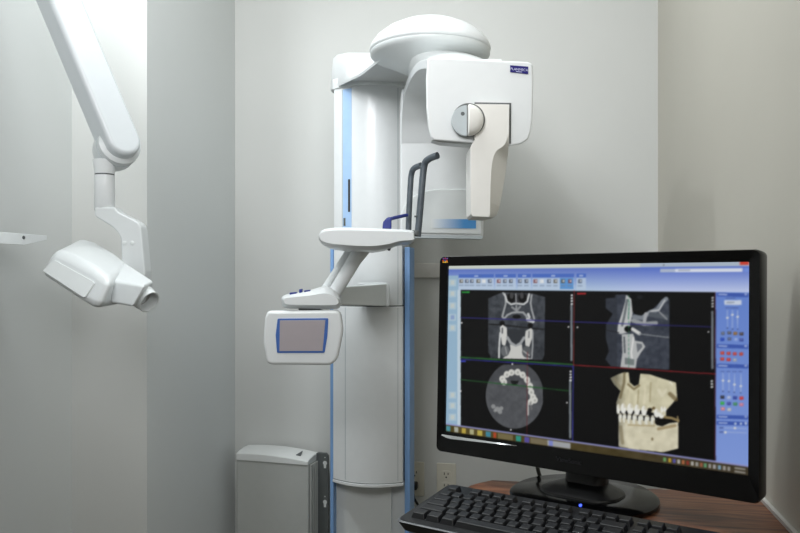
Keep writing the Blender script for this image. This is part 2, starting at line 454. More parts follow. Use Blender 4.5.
b = lathe(new(), P(415.8, 216.4, 1.795), -RT, [(.0022, -.003), (.0022, .0035)], 12); obj('screw', b, M['dgrey'], tr)
b = tube(new(), spline([P(385.4, 229, 1.86), P(386.2, 222.5, 1.86), P(389.5, 219.4, 1.87), P(398, 217, 1.9), P(407.2, 215, 1.93)], 6), [.0075]*7+[.0062]*6+[.0045]*12, 10); obj('clamp_lever', b, M['navy'], mach)
b = cprism(new(), [(382.4, 229), (384.6, 219.5), (391.5, 217.6), (391.5, 228.8)], 1.85, .02); obj('lever_block', b, M['navy'], mach, bevel=.003)
b = lathe(new(), P(389, 247.5, 1.86), -UP, [(.004, -.004), (.004, .006), (.0025, .008)], 14); obj('screw', b, M['dgrey'], mach)
# slanted post and its slimmer twin behind
b = tube(new(), [P(364, 246, 1.9), P(354.5, 260, 1.9), P(331.5, 298, 1.92)], [.0215, .0178, .0172], 28); obj('slanted_post', b, M['white'], mach, ang=60)
b = tube(new(), [P(352, 248, 1.96), P(343, 262, 1.96), P(322, 294, 1.97)], [.012, .0115, .0115], 20); obj('slanted_post', b, M['white2'], mach, ang=60)
# pod
po = smooth2([(281.4, 302), (282.4, 296.6), (290, 294.2), (310, 290.5), (326, 286.5), (336, 292), (340.8, 300.5), (339.6, 307.6), (332, 309.3), (306, 309), (285, 307.8)], 4)
b = new(); rings = []
for k in range(9):
    t = k/8; d = 1.80+.19*t; q = 1.86/d
    s = 1-.12*abs(2*t-1)**4; sy = 1-.5*abs(2*t-1)**5
    rings.append([P(311+(x-311)*s*q, 275+(299+(y-299)*sy-275)*q, d) for x, y in po])
loft(b, rings); pod = obj('control_pod', b, M['white'], mach, ang=60)
for (x, y, w, h) in ((293, 293.6, 7, 2.2), (300.5, 291.8, 3, 3.6), (307, 291, 6, 1.8)):
    b = cprism(new(), rquad([(x-w/2, y+1.2), (x+w/2, y+.6), (x+w/2, y-h+.6), (x-w/2, y-h+1.2)], .7), 1.84, .02); obj('button', b, M['navy'], pod, bevel=.001)
# bracket from the column
b = new()
hexa(b, [P(330, 287.5, 1.96), P(342, 287, 1.96), P(342, 305, 1.96), P(330, 305, 1.96)],
        [P(366, 284.6, 2.215), P(388, 283.4, 2.215), P(388, 306.4, 2.215), P(366, 304.5, 2.215)])
br = obj('support_bracket', b, M['white2'], mach, bevel=.004)
b = cprism(new(), rquad([(357.5, 282.8), (387, 282.4), (389.4, 286), (389.4, 306.6), (357.5, 305)], 2), 2.205, .035); obj('bracket_plate', b, M['white'], br, bevel=.003)
# touch panel
PD = 1.8
b = cprism(new(), [(298, 306.5), (321, 306.5), (320, 313), (299, 313)], 1.83, .05); obj('panel_hinge', b, M['dgrey'], mach, bevel=.002)
po = rquad([(267.5, 311), (340, 310.2), (343, 331), (337.5, 359), (331, 365.4), (266.5, 364.8), (262.8, 342), (264.6, 317)], 6, 4)
b = cprism(new(), po, PD, .035); tp = obj('touch_panel', b, M['white'], mach, bevel=.008, seg=4)
fo_ = rquad([(277.6, 318.6), (328.4, 318.2), (327.4, 336), (324.6, 352.8), (277, 353), (275.6, 335)], 1.2, 3)
b = cprism(new(), fo_, PD-.0016, .004); fr = obj('panel_bezel', b, M['panelblue'], tp, bevel=.0006)
b = cprism(new(), [(279.8, 320.4), (325.4, 320), (322.6, 351), (279.4, 351.2)], PD-.0024, .003); obj('panel_screen', b, M['touch'], fr, bevel=.0004)

# ================================================================== WALL BOX with slotted bracket
BY = 2.43
ctr = hitY(272, 533, BY)
yaw = -math.radians(5)
bx = thing('equipment_box', 'grey metal equipment box with pale curved lid, on the back wall left of the scanner', 'box', (ctr.x, BY+.08, 0), 0)
fx = Vector((math.cos(yaw), math.sin(yaw), 0)); fn = Vector((-math.sin(yaw), math.cos(yaw), 0))
fp = hitY(308.5, 480, BY)
def hb(px, py, off=0): return hit(px, py, fp+fn*off, fn)
L0, R0 = hb(236.5, 458), hb(308.3, 465)
zt0 = (L0.z+R0.z)/2
zbt = .0
wv = (R0-L0); wv.z = 0
L0 = Vector((L0.x, L0.y, 0)); R0 = Vector((R0.x, R0.y, 0))
dep = .09
b = prism(new(), [L0+UP*zbt, R0+UP*zbt, R0+UP*zt0, L0+UP*zt0], fn*dep); obj('case', b, M['ogrey'], bx, bevel=.004)
# curved lid: cross-section arcs over the width and slopes down to the front
rings = []
nn = 14
for k in range(nn+1):
    t = k/nn
    e = .009*(1-(2*t-1)**2)
    p = L0.lerp(R0, t)
    fz = zt0+.009+e*.8+.010*(1-t); bz = zt0+.020+e+.010*(1-t)
    rings.append([p+UP*(zt0-.004)-fn*.004, p+UP*fz-fn*.004, p+UP*(fz+.006)+fn*.012, p+UP*bz+fn*.05, p+UP*bz+fn*dep, p+UP*(zt0-.004)+fn*dep])
b = loft(new(), rings); lid = obj('lid', b, M['olid'], bx, bevel=.003)
t = .84; p = L0.lerp(R0, t); z_ = zt0+.013+.009*(1-(2*t-1)**2)
b = new(); a = [p+UP*(z_+.003)+fn*.018-fx*.010, p+UP*(z_+.003)+fn*.018+fx*.007, p+UP*(z_+.012)+fn*.045+fx*.003]
prism(b, a, UP*.004); obj('lid_mark', b, M['dgrey'], lid)
# ribbed right flank
for k in range(4):
    q = R0+fn*(.012+.018*k)
    b = prism(new(), [q+UP*zbt, q+fx*.006+UP*zbt, q+fx*.006+UP*(zt0-.004), q+UP*(zt0-.004)], fn*.009); obj('flank_rib', b, M['ogrey'], bx, bevel=.002)
# bracket plate with two keyholes
q0 = R0+fn*(dep-.02)
pl, pr_ = hit(318.6, 480, q0, fn), hit(327.8, 480, q0, fn)
ztb = hit(322, 453, q0, fn).z
W = (pr_-pl); W.z = 0; ww = W.length
b = new()
oo = [(0, zbt), (ww, zbt), (ww, ztb-.008), (ww-.008, ztb), (0, ztb)]
prism(b, [Vector((pl.x, pl.y, 0))+fx*u+UP*v for u, v in oo], fn*.012)
q1 = Vector((R0.x, R0.y, 0))+fn*(dep-.012)
bk_ = obj('bracket', b, M['bracket'], bx, bevel=.0015)
b = prism(new(), [R0+fn*(dep-.02)+UP*zbt, Vector((pl.x, pl.y, 0))+fx*.003+UP*zbt, Vector((pl.x, pl.y, 0))+fx*.003+UP*(ztb-.002), R0+fn*(dep-.02)+UP*(ztb-.002)], fn*.02); obj('bracket_flange', b, M['dgrey'], bk_)
for py in (463, 502):
    c_ = hit(325.0, py, q0, fn)
    kh = [(.0075*math.cos(t), .0075*math.sin(t)) for t in [math.radians(-50+280*k/14) for k in range(15)]]
    kh = [(u, v) for u, v in kh]+[(-.0038, -.018), (.0038, -.018)]
    b = prism(new(), [c_-fn*.0006+fx*u+UP*(v) for u, v in kh], fn*.0012); obj('keyhole', b, M['olid'], bk_)
    b = lathe(new(), c_+UP*.019-fn*.0006, fn, [(.002, 0), (.002, .001)], 10); obj('rivet', b, M['olid'], bk_)

# ================================================================== WALL OUTLETS, PLUG AND CORD
def outlet(px, label):
    w = hitY(px, 480, YB); zt_ = hitY(446, 463, YB).z
    r = thing('wall_outlet', label, 'electrical outlet', (w.x, YB, zt_-.117), 0)
    b = prism(new(), [(w.x+u, YB-.006, zt_-.0585+v) for u, v in rr2(.066, .117, .004, 3)], Vector((0, .006, 0))); obj('cover_plate', b, M['outlet'], r, bevel=.002)
    for s in (1, -1):
        zc_ = zt_-.0585+s*.0195
        b = prism(new(), [(w.x+u, YB-.0075, zc_+v) for u, v in rr2(.034, .029, .010, 5)], Vector((0, .003, 0))); f = obj('receptacle', b, M['outlet'], r, bevel=.0008)
        for (u, v, a, h) in ((-.0065, .004, .0028, .009), (.0065, .004, .0028, .008), (0, -.008, .0055, .0055)):
            b = prism(new(), [(w.x+u+p, YB-.0079, zc_+v+q) for p, q in rr2(a, h, a*.4, 3)], Vector((0, .001, 0))); obj('slot', b, M['slot'], f)
    return w.x, zt_-.0585
outlet(446.5, 'cream duplex wall outlet with empty sockets, left of the monitor stand')
ox, oz = outlet(415, 'cream duplex wall outlet with a black plug, just right of the blue rail')
b = new()
box(b, ox-.013, ox+.013, YB-.036, YB-.0072, oz-.0195-.013, oz-.0195+.013)
pg = thing('power_plug', 'black power plug and looped cord in the outlet beside the blue rail', 'plug', (ox, YB-.0072, oz-.033))
obj('plug_body', b, M['black'], pg, bevel=.006)
b = tube(new(), spline([(ox, YB-.035, oz-.022), (ox+.006, YB-.055, oz-.05), (ox+.024, YB-.05, oz-.085), (ox+.026, YB-.045, oz-.125), (ox+.008, YB-.04, oz-.15), (ox+.03, YB-.035, oz-.2), (ox+.035, YB-.03, .012)], 6), .0042, 10)
obj('cord', b, M['black'], pg, ang=80)

# ================================================================== SHELF ON THE LEFT WALL
b = new(); SXF = -1.193
tipp = hitX(47, 235.6, SXF); lowp = hitX(24, 245, SXF); near = hitX(-150, 232, SXF)
zt_ = tipp.z; hb_ = zt_-hitX(24, 245, SXF).z
Y0 = tipp.y-.75; Y1 = tipp.y; Y2 = lowp.y
sh = thing('wall_shelf', 'narrow white shelf with a tapered end, fixed to the left wall', 'shelf', (XL, (Y0+Y1)/2, zt_-.03), 0)
b = prism(new(), [(XL+.001, Y0, zt_-.006), (SXF-.0045, Y0, zt_-.006), (SXF-.0045, Y1, zt_-.006), (XL+.001, Y1, zt_-.006)], UP*.006); obj('shelf_board', b, M['white'], sh, bevel=.001)
b = prism(new(), [(SXF, Y0, zt_), (SXF, Y1, zt_), (SXF, Y1, zt_-.0105), (SXF, Y2, zt_-hb_), (SXF, Y0, zt_-hb_)], Vector((-.004, 0, 0))); lp = obj('shelf_lip', b, M['trans'], sh, bevel=.0008)
w_ = hitX(23.5, 237.5, SXF)
b = lathe(new(), w_+Vector((.0005, 0, 0)), (1, 0, 0), [(.004, -.002), (.004, .001), (.002, .0016)], 14); obj('screw', b, M['bracket'], lp)

# ================================================================== INTRAORAL X-RAY ARM
XD = 1.72
xm = thing('wall_mounted_xray', 'white dental tube head hanging from a jointed arm beside the pier', 'medical arm', P(105, 300, XD)*1.0, TH)
s_ = XD/F
E = P(119.5, 145, XD); dirv = (P(119.5-59*2, 145-141*2, XD)-E)
LB = dirv.length+.12; dirv.normalize()
v1 = FW.cross(dirv).normalized()               # across the beam, in the picture plane
if v1.dot(RT) < 0: v1 = -v1
a_ = 33*s_; ph = math.radians(42)
e1 = (v1*math.cos(ph)+FW*math.sin(ph)); e2 = (-v1*math.sin(ph)+FW*math.cos(ph))
cap = [E+e1*(a_/2*math.cos(t))+dirv*(a_/2*math.sin(t)) for t in [math.pi+math.pi*k/24 for k in range(25)]]
cap += [E+e1*(a_/2)+dirv*LB, E-e1*(a_/2)+dirv*LB]
b = prism(new(), [p-e2*a_/2 for p in cap], e2*a_); obj('upper_arm', b, M['armw'], xm, bevel=.011, seg=5)
# wall mount out of the picture
TP = E+dirv*LB
b = new(); lathe(b, TP-UP*.08, UP, [(.03, 0), (.05, .01), (.05, .15), (.03, .16)], 28); obj('arm_joint', b, M['white'], xm, ang=50)
b = tube(new(), [TP+UP*.05, Vector((XL+.05, TP.y, TP.z+.05))], .028, 18); obj('wall_arm', b, M['white'], xm)
b = new(); box(b, XL+.001, XL+.06, TP.y-.06, TP.y+.06, TP.z-.08, TP.z+.18); obj('wall_plate', b, M['white'], xm, bevel=.008)
# elbow
b = lathe(new(), E, e2, [(.030, -.015), (.0475, -.005), (.0475, .040), (.0455, .050), (.038, .056), (.02, .058)], 48); el = obj('elbow', b, M['headw'], xm, ang=60)
b = lathe(new(), E, e2, [(.0482, .012), (.0482, .0135)], 48); obj('elbow_joint', b, M['grey'], el)
cpx = 104.6
pz = lambda y: ZC-(y-HZ)/F*XD
c0 = P(cpx, 0, XD)
ct = lambda y: Vector((c0.x, c0.y, pz(y)))
b = lathe(new(), ct(174), UP, [(.0215, 0), (.0222, .002), (.0225, .010), (.0245, .020), (.026, .032)], 36); obj('collar', b, M['white'], xm, ang=60)
b = lathe(new(), ct(175.4), UP, [(.0212, 0), (.0212, .003)], 36); obj('joint_ring', b, M['dgrey'], xm)
b = lathe(new(), ct(211), UP, [(.0205, 0), (.0224, .002), (.0222, (211-175.4)*s_)], 36); obj('post', b, M['white'], xm, ang=60)
# yoke
yo = rquad([(94.4, 207), (114.8, 207), (117.5, 211.5), (137.5, 221.8), (140.6, 226), (142.2, 240), (145, 271), (144, 284), (122, 284), (121.2, 253), (120.4, 238), (117, 232), (111, 226), (94.4, 216.2)], 2.5, 4)
b = cprism(new(), yo, XD-.023, .046); yk = obj('yoke', b, M['headw'], xm, bevel=.004)
for (x, y) in ((101, 217.8), (109, 222)):
    b = lathe(new(), P(x, y+1, XD-.004), -UP, [(.0022, -.006), (.0022, .0005)], 10); obj('screw', b, M['dgrey'], yk)
for (x, y) in ((123.2+1, 243), (132.2, 243)):
    b = lathe(new(), P(x, y, XD-.0228), -FW, [(.005, 0), (.005, .0012), (.003, .002)], 16); obj('rivet', b, M['white2'], yk)
# head
A, B_, C_, D_ = P(38, 274.5, 1.62), P(55, 249, 1.64), P(113, 281, 1.53), P(97, 311, 1.515)
E_, F_, G_, H_ = P(74, 262, 1.80), P(80, 236.6, 1.80), P(131, 264.5, 1.69), P(128, 306, 1.67)
mid = lambda p, q, k, o: p.lerp(q, k)+o
b = new()
# three stations along the head so that the top and back swell a little
r0 = [A, B_, F_, E_]; r3 = [D_, C_, G_, H_]
up_ = Vector((0, 0, 1))
r1 = [A.lerp(D_, .33)-up_*.002, B_.lerp(C_, .33)+up_*.006, F_.lerp(G_, .33)+up_*.012, E_.lerp(H_, .33)]
r2 = [A.lerp(D_, .7)-up_*.003, B_.lerp(C_, .7)+up_*.006, F_.lerp(G_, .7)+up_*.010, E_.lerp(H_, .7)]
loft(b, [r0, r1, r2, r3])
hd = obj('xray_head', b, M['headw'], xm, bevel=.019, seg=6)
# inset side panel, lying just proud of the front flank
def flank(u, v, off=.0015):
    p = A.lerp(D_, u).lerp(B_.lerp(C_, u), v)
    nrm = (D_-A).cross(B_-A).normalized()
    if nrm.dot(FW) > 0: nrm = -nrm
    return p+nrm*off+nrm*.003*math.sin(math.pi*min(1, max(0, u)))
pan = rquad([(.03, .17), (.10, .68), (.80, .70), (.78, .12)], .06, 4)
b = prism(new(), [flank(u, v) for u, v in pan], -(flank(.5, .5, 1)-flank(.5, .5, 0))*.006); obj('side_panel', b, M['white2'], hd, bevel=.001)
# neck and cone
b = new()
hexa(b, [P(112, 280, 1.575), P(124, 261, 1.68), P(120, 300, 1.66), P(110, 303, 1.57)],
        [P(145, 285.5, 1.53), P(154, 281.5, 1.61), P(146, 303, 1.60), P(132, 307, 1.525)])
obj('neck', b, M['headw'], hd, bevel=.006, seg=4)
cax = (RT*.76-FW*.40-UP*.48).normalized()
cc = P(140.6, 295.2, 1.58)
b = new(); n = 36
u_ = cax.orthogonal().normalized(); v_ = cax.cross(u_)
prof = [(.016, -.003), (.025, .0045), (.0262, .009), (.0262, .013), (.0245, .015), (.0245, .030), (.0215, .030), (.0210, .004), (.004, .002)]
rings = [[cc+cax*h+(u_*math.cos(2*math.pi*k/n)+v_*math.sin(2*math.pi*k/n))*r for k in range(n)] for r, h in prof]
loft(b, rings); co = obj('cone', b, M['white2'], hd, ang=40)
b = lathe(new(), cc+cax*.004, cax, [(.0208, 0), (.0208, .002)], 28); obj('cone_bore', b, M['tongue'], co)

# ================================================================== DESK
ZD = ZC-.364
def dk(px, py):  # pixel on the desk plane
    r = ray(px, py); return CAM+r*((ZD-ZC)/r.z)
bl, br_ = dk(492, 480.5), dk(650, 487.3)
kbL = Vector(c2w(.0825, 1.175, 0)); 
edge = [(XR-.001, dk(764, 500).y+.16)]
yback = (bl.y+br_.y)/2
pts = [(XR-.001, yback), (bl.x, yback)]
cor = [dk(480, 482.2), dk(470, 485), dk(463, 489.5)]
pts += [(p.x, p.y) for p in cor]
kfl = c2w(.028, 1.06, 0); kfr = c2w(.02, 1.0, 0)
pts += [(c2w(.085, 1.165, 0).x, c2w(.085, 1.165, 0).y), (c2w(.06, 1.085, 0).x, c2w(.06, 1.085, 0).y), (c2w(.05, 1.03, 0).x, c2w(.05, 1.03, 0).y), (c2w(.12, .95, 0).x, c2w(.12, .95, 0).y), (c2w(.30, .80, 0).x, c2w(.30, .80, 0).y), (XR-.32, .42), (XR-.001, .42)]
desk = thing('desk', 'dark walnut wood desk with a rounded corner, under the monitor and keyboard', 'desk', (XR-.15, .8, 0), 0)
b = prism(new(), [(x, y, ZD) for x, y in pts], UP*-.03); dt = obj('desktop', b, M['wood'], desk, bevel=.003)
b = new(); box(b, XR-.20, XR-.18, .5, yback-.08, 0, ZD-.03); obj('support_panel', b, M['woodedge'], desk, bevel=.002)
b = new(); box(b, XR-.18, XR-.002, yback-.1, yback-.08, 0, ZD-.03); obj('support_panel', b, M['woodedge'], desk, bevel=.002)
b = new(); box(b, XR-.007, XR-.0005, .43, yback-.001, ZD+.0002, ZD+.006); obj('edge_bead', b, M['trim'], desk)['label'] = 'pale sealing bead along the wall edge'

# ================================================================== MONITOR
MW, MH = .509, .509/1.6976
mc = c2w(.28857, 1.20848, ZC-.13245)
myaw = TH+math.radians(-37.314); mtilt = math.radians(2.24); mroll = math.radians(.246)
RM = Matrix.Rotation(myaw, 3, 'Z') @ Matrix.Rotation(-mtilt, 3, 'X') @ Matrix.Rotation(-mroll, 3, 'Y')
mX, mY, mZ = RM @ Vector((1, 0, 0)), RM @ Vector((0, 1, 0)), RM @ Vector((0, 0, 1))
def mp(u, v, y=0): return mc+mX*u+mZ*v+mY*y
nb = Vector((mY.x, mY.y, 0)).normalized()
def proj(p):
    r = p-CAM; d = r.dot(FW); return 400+F*r.dot(RT)/d, HZ-F*r.z/d
base_c = dk(583, 499); 
mon = thing('computer_monitor', 'black widescreen monitor showing dental scan images, on the walnut desk', 'monitor', (base_c.x, base_c.y, ZD), myaw)
SB, TBz, BB = .0165, .0175, .036      # bezel: sides, top, bottom
rect = lambda l, r, t, bt, rad: [(x+(r-l)/2, y+(t-bt)/2) for x, y in rr2(MW+l+r, MH+t+bt, rad, 5)]
outo = rect(SB, SB, TBz, BB, .009); ino = rect(0, 0, 0, 0, .0012)
b = new()
rings = [[mp(u, v, .03) for u, v in outo], [mp(u, v, -.004) for u, v in outo], [mp(u*.993, v*.993, -.008) for u, v in outo],
         [mp(u, v, -.004) for u, v in ino], [mp(u, v, .006) for u, v in ino]]
loft(b, rings, cap=False); bz = obj('bezel', b, M['gloss'], mon, ang=40)
b = new()
cx_, cz_ = 0, (TBz-BB)/2
sc = lambda k: [((u-cx_)*k+cx_, (v-cz_)*k+cz_) for u, v in outo]
loft(b, [[mp(u, v, .028) for u, v in sc(.995)], [mp(u, v, .034) for u, v in sc(.96)], [mp(u, v, .050) for u, v in sc(.7)], [mp(u, v, .056) for u, v in sc(.45)]])
obj('back_shell', b, M['black'], mon, ang=50)
# reflection modelled as a tapered silver lip along the lower left of the bezel
glint = []
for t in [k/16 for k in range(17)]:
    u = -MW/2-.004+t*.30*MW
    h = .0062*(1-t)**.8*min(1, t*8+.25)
    glint.append((u, -MH/2-.0045, h))
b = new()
tp_ = [b.verts.new(mp(u, v, -.0072)) for u, v, h in glint]; bt_ = [b.verts.new(mp(u, v-max(h, .0002), -.0088)) for u, v, h in glint]
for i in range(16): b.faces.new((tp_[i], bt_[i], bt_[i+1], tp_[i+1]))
obj('bezel_glint', b, M['silver'], bz)
# emblem of three little birds, top left
eb = new(); ecol = []
def disc(bm, u, v, ru, rv, col, n=10):
    vs = [bm.verts.new(mp(u+ru*math.cos(2*math.pi*k/n), v+rv*math.sin(2*math.pi*k/n), -.0086)) for k in range(n)]; bm.faces.new(vs)
    ecol.extend([rgb(col)]*n)
eu, ev = -MW/2-.003, MH/2+.0105
for du, dv, cl in ((-.0035, .0028, '7a4a9a'), (.0005, .0032, 'b03a5a'), (.0045, .0028, '6a4ea0'), (-.004, -.001, 'd8482a'), (0, -.0008, '3c62b8'), (.004, -.001, 'd85a2a'), (-.0035, -.0036, 'f0b428'), (.0005, -.0036, 'f4c838'), (.0045, -.0034, 'eda52a')):
    disc(eb, eu+du, ev+dv, .0019, .0015, cl)
bmesh.ops.recalc_face_normals(eb, faces=eb.faces)
me = bpy.data.meshes.new('bird_emblem'); eb.transform(mon.matrix_basis.inverted()); eb.to_mesh(me); eb.free()
eo = bpy.data.objects.new('bird_emblem', me); C.objects.link(eo); eo.parent = bz; me.materials.append(M['bird']); set_cols(eo, ecol)
b = text_bm('ViewSonic', .0105, mp(-.012, -MH/2-.0165, -.0082), mX, mZ); obj('lettering', b, M['logo'], bz, smooth=False)
# ---------------- screen picture
NU, NV, S = 420, 250, 3
us = (np.arange(NU*S)+.5)/(NU*S); vs_ = (np.arange(NV*S)+.5)/(NV*S)
U, V = np.meshgrid(us, vs_)
o3 = np.array(mc); aX, aZ = np.array(mX), np.array(mZ)
W3 = o3+((U-.5)*MW)[..., None]*aX+((.5-V)*MH)[..., None]*aZ-np.array(CAM)
dd = W3 @ np.array(FW); PX = 400+F*(W3 @ np.array(RT))/dd; PY = HZ-F*W3[..., 2]/dd
IMG = np.zeros(PX.shape+(3,)); IMG[:] = (10, 10, 11)
def put(mask, col, a=1.0):
    IMG[mask] = IMG[mask]*(1-a)+np.array(col, float)*a
def inpoly(poly):
    m = np.zeros(PX.shape, bool); n = len(poly)
    for i in range(n):
        (xa, ya), (xb, yb) = poly[i], poly[(i+1) % n]
        if ya == yb: continue
        c = ((ya > PY) != (yb > PY)) & (PX < (xb-xa)*(PY-ya)/(yb-ya)+xa)
        m ^= c
    return m
def poly(pts, col, a=1.0): put(inpoly(pts), col, a)
def segd(p, q):
    ax_, ay = p; bx_, by = q; l2 = (bx_-ax_)**2+(by-ay)**2+1e-9
    t = np.clip(((PX-ax_)*(bx_-ax_)+(PY-ay)*(by-ay))/l2, 0, 1)
    return np.hypot(PX-ax_-t*(bx_-ax_), PY-ay-t*(by-ay))
def line(pts, w, col, a=1.0):
    m = np.zeros(PX.shape, bool)
    for p, q in zip(pts[:-1], pts[1:]): m |= segd(p, q) < w/2
    put(m, col, a)
def ell(cx, cy, rx, ry, col, a=1.0): put(((PX-cx)/rx)**2+((PY-cy)/ry)**2 < 1, col, a)
def rect_(x0, y0, x1, y1, col, a=1.0, sl=0.0):
    yy = PY-sl*(PX-x0); put((PX > x0) & (PX < x1) & (yy > y0) & (yy < y1), col, a)
def grain(mask, amp, size):
    g = rng.rand(int(220/size)+2, int(330/size)+2)
    ix = (PX-440)/size; iy = (PY-255)/size
    x0 = np.clip(ix.astype(int), 0, g.shape[1]-2); y0 = np.clip(iy.astype(int), 0, g.shape[0]-2)
    fx_ = np.clip(ix-x0, 0, 1); fy_ = np.clip(iy-y0, 0, 1)
    v = (g[y0, x0]*(1-fx_)+g[y0, x0+1]*fx_)*(1-fy_)+(g[y0+1, x0]*(1-fx_)+g[y0+1, x0+1]*fx_)*fy_
    IMG[mask] += ((v-.5)*amp)[mask][:, None]
def tr_(pts, x0, y0, s): return [(x0+x/s, y0+y/s) for x, y in pts]
# window frame and ribbon
m = V < .145
t = np.clip((V-.025)/.12, 0, 1)[..., None]
left_ = np.array((98, 122, 202))*(1-t)+np.array((186, 208, 232))*t
rgt_ = np.array((92, 118, 205))*(1-t)+np.array((198, 210, 242))*t
k = np.clip((PX-590)/60, 0, 1)[..., None]
IMG[m] = (left_*(1-k)+rgt_*k)[m]
put(V < .022, (208, 216, 206)); put((V < .022) & (PX > 640), (176, 190, 206))
for x0, x1 in ((459, 494), (495.5, 516), (518, 531), (532.5, 574), (576.5, 586)):
    yb_ = lambda f: (V > f)
    put((PX > x0) & (PX < x1) & (V > .052) & (V < .074), (78, 112, 196))
    put((PX > x0) & (PX < x1) & (V > .074) & (V < .140), (192, 210, 230), .8)
    put((PX > (x0+x1)/2-2) & (PX < (x0+x1)/2+2) & (V > .059) & (V < .068), (205, 215, 240), .7)
put((PX > 560) & (PX < 573.5) & (V > .076) & (V < .136), (96, 152, 214))
rnd = random.Random(3)
for x in (461.5, 467, 472, 478.5, 484, 490, 499, 505, 511, 520, 526.5, 535.5, 542, 549, 555.5, 563, 570, 580):
    cl = rnd.choice([(60, 66, 80), (90, 84, 70), (240, 240, 236), (120, 60, 60), (70, 80, 100)])
    put((np.abs(PX-x) < 1.9) & (V > .082) & (V < .104), cl, .75)
    put((np.abs(PX-x-.6) < .9) & (V > .086) & (V < .098), (235, 238, 240), .7)
    put((np.abs(PX-x) < 2.3) & (V > .115) & (V < .121), (120, 136, 160), .6)
put((PX > 660) & (PX < 742) & (V > .030) & (V < .048), (222, 228, 242)); put((PX > 660) & (PX < 675) & (V > .03) & (V < .048), (178, 190, 214))
put((PX > 678) & (PX < 690) & (V > .036) & (V < .042), (130, 140, 160), .7)
put((PX > 743.5) & (PX < 748.5) & (V > .030) & (V < .048), (120, 150, 225)); put((PX > 739.5) & (PX < 748.6) & (V < .016), (206, 70, 56))
put((PX > 663) & (PX < 664) & (V > .006) & (V < .016), (60, 60, 60), .6)
# left side bar
put((PX < 458.6) & (V > .06), (154, 186, 210)); put((PX > 457.6) & (PX < 461) & (V > .145), (196, 214, 226))
for y in (283, 294, 306, 317.5, 328, 395, 405.5, 417):
    rect_(449, y-3.4, 456.4, y+3.4, (178, 202, 216)); rect_(451, y-2.2, 454.6, y+2, (206, 210, 200) if y < 310 or y > 325 else (130, 150, 200), .7)
# view 1 : coronal slice
T1 = lambda pts: tr_(pts, 480, 285, 6.667)
bg1 = inpoly(T1([(55, 90), (150, 50), (350, 58), (435, 82), (430, 470), (415, 500), (70, 488), (70, 470), (55, 450)]))
put(bg1, (64, 68, 74)); grain(bg1, 26, 3.0); grain(bg1, 16, 1.2)
t = np.clip((PY-325)/30, 0, 1)[..., None]; IMG[bg1] *= (1-.12*t)[bg1]
poly(T1([(168, 60), (322, 60), (312, 118), (240, 128), (180, 118)]), (52, 52, 56))
for cx in (208, 284):
    ell(480+cx/6.667, 285+88/6.667, 27/6.667, 32/6.667, (12, 12, 13)); ell(480+(cx+(4 if cx < 240 else -4))/6.667, 285+72/6.667, 13/6.667, 22/6.667, (70, 70, 72))
L1 = lambda pts, w, g: line(T1(pts), w/6.667, g)
wt = (205, 208, 208); w2 = (160, 163, 165)
L1([(155, 55), (172, 78), (172, 130), (158, 180), (150, 212), (162, 226), (185, 200), (215, 186), (250, 182), (288, 184), (308, 205), (322, 240)], 13, w2)
L1([(165, 62), (182, 112), (208, 130), (240, 124), (292, 130), (316, 112), (328, 62)], 12, wt)
L1([(240, 60), (242, 124)], 7, w2); L1([(345, 68), (338, 120), (346, 170), (362, 226)], 12, w2)
L1([(215, 150), (245, 172), (270, 145)], 14, (140, 143, 146)); L1([(243, 140), (243, 176)], 12, (150, 152, 155))
L1([(322, 195), (330, 215)], 16, wt); L1([(318, 232), (354, 244)], 22, wt)
ell(480+246/6.667, 285+212/6.667, 28/6.667, 13/6.667, (14, 14, 15))
L1([(62, 262), (140, 266), (330, 288), (432, 296)], 9, (26, 27, 29))
for cx, cy in ((148, 256), (336, 270)): ell(480+cx/6.667, 285+cy/6.667, 2.6, 2.3, (10, 8, 8))
poly(T1([(180, 295), (300, 300), (298, 350), (262, 395), (235, 405), (205, 380), (182, 345)]), (50, 53, 58))
poly(T1([(134, 282), (152, 266), (180, 286), (182, 350), (168, 410), (148, 396), (138, 330)]), (212, 212, 208))
poly(T1([(306, 306), (340, 288), (352, 300), (346, 360), (330, 412), (304, 404), (300, 350)]), (208, 208, 204))
L1([(150, 290), (150, 320)], 10, (90, 92, 95)); L1([(328, 310), (326, 350)], 9, (120, 122, 124))
L1([(136, 320), (130, 400), (128, 484)], 12, wt); L1([(352, 310), (352, 400), (346, 488)], 10, w2)
L1([(184, 350), (205, 385), (240, 408), (272, 388), (294, 352)], 18, w2)
poly(T1([(200, 396), (240, 412), (280, 396), (284, 440), (300, 476), (350, 494), (150, 490), (192, 462), (204, 430)]), (206, 206, 202))
ell(480+168/6.667, 285+440/6.667, 4.2, 5.6, (104, 107, 110)); ell(480+312/6.667, 285+446/6.667, 4.6, 5.8, (92, 95, 98))
L1([(290, 440), (330, 470)], 8, (180, 180, 178)); L1([(170, 415), (180, 460)], 7, (160, 162, 164))
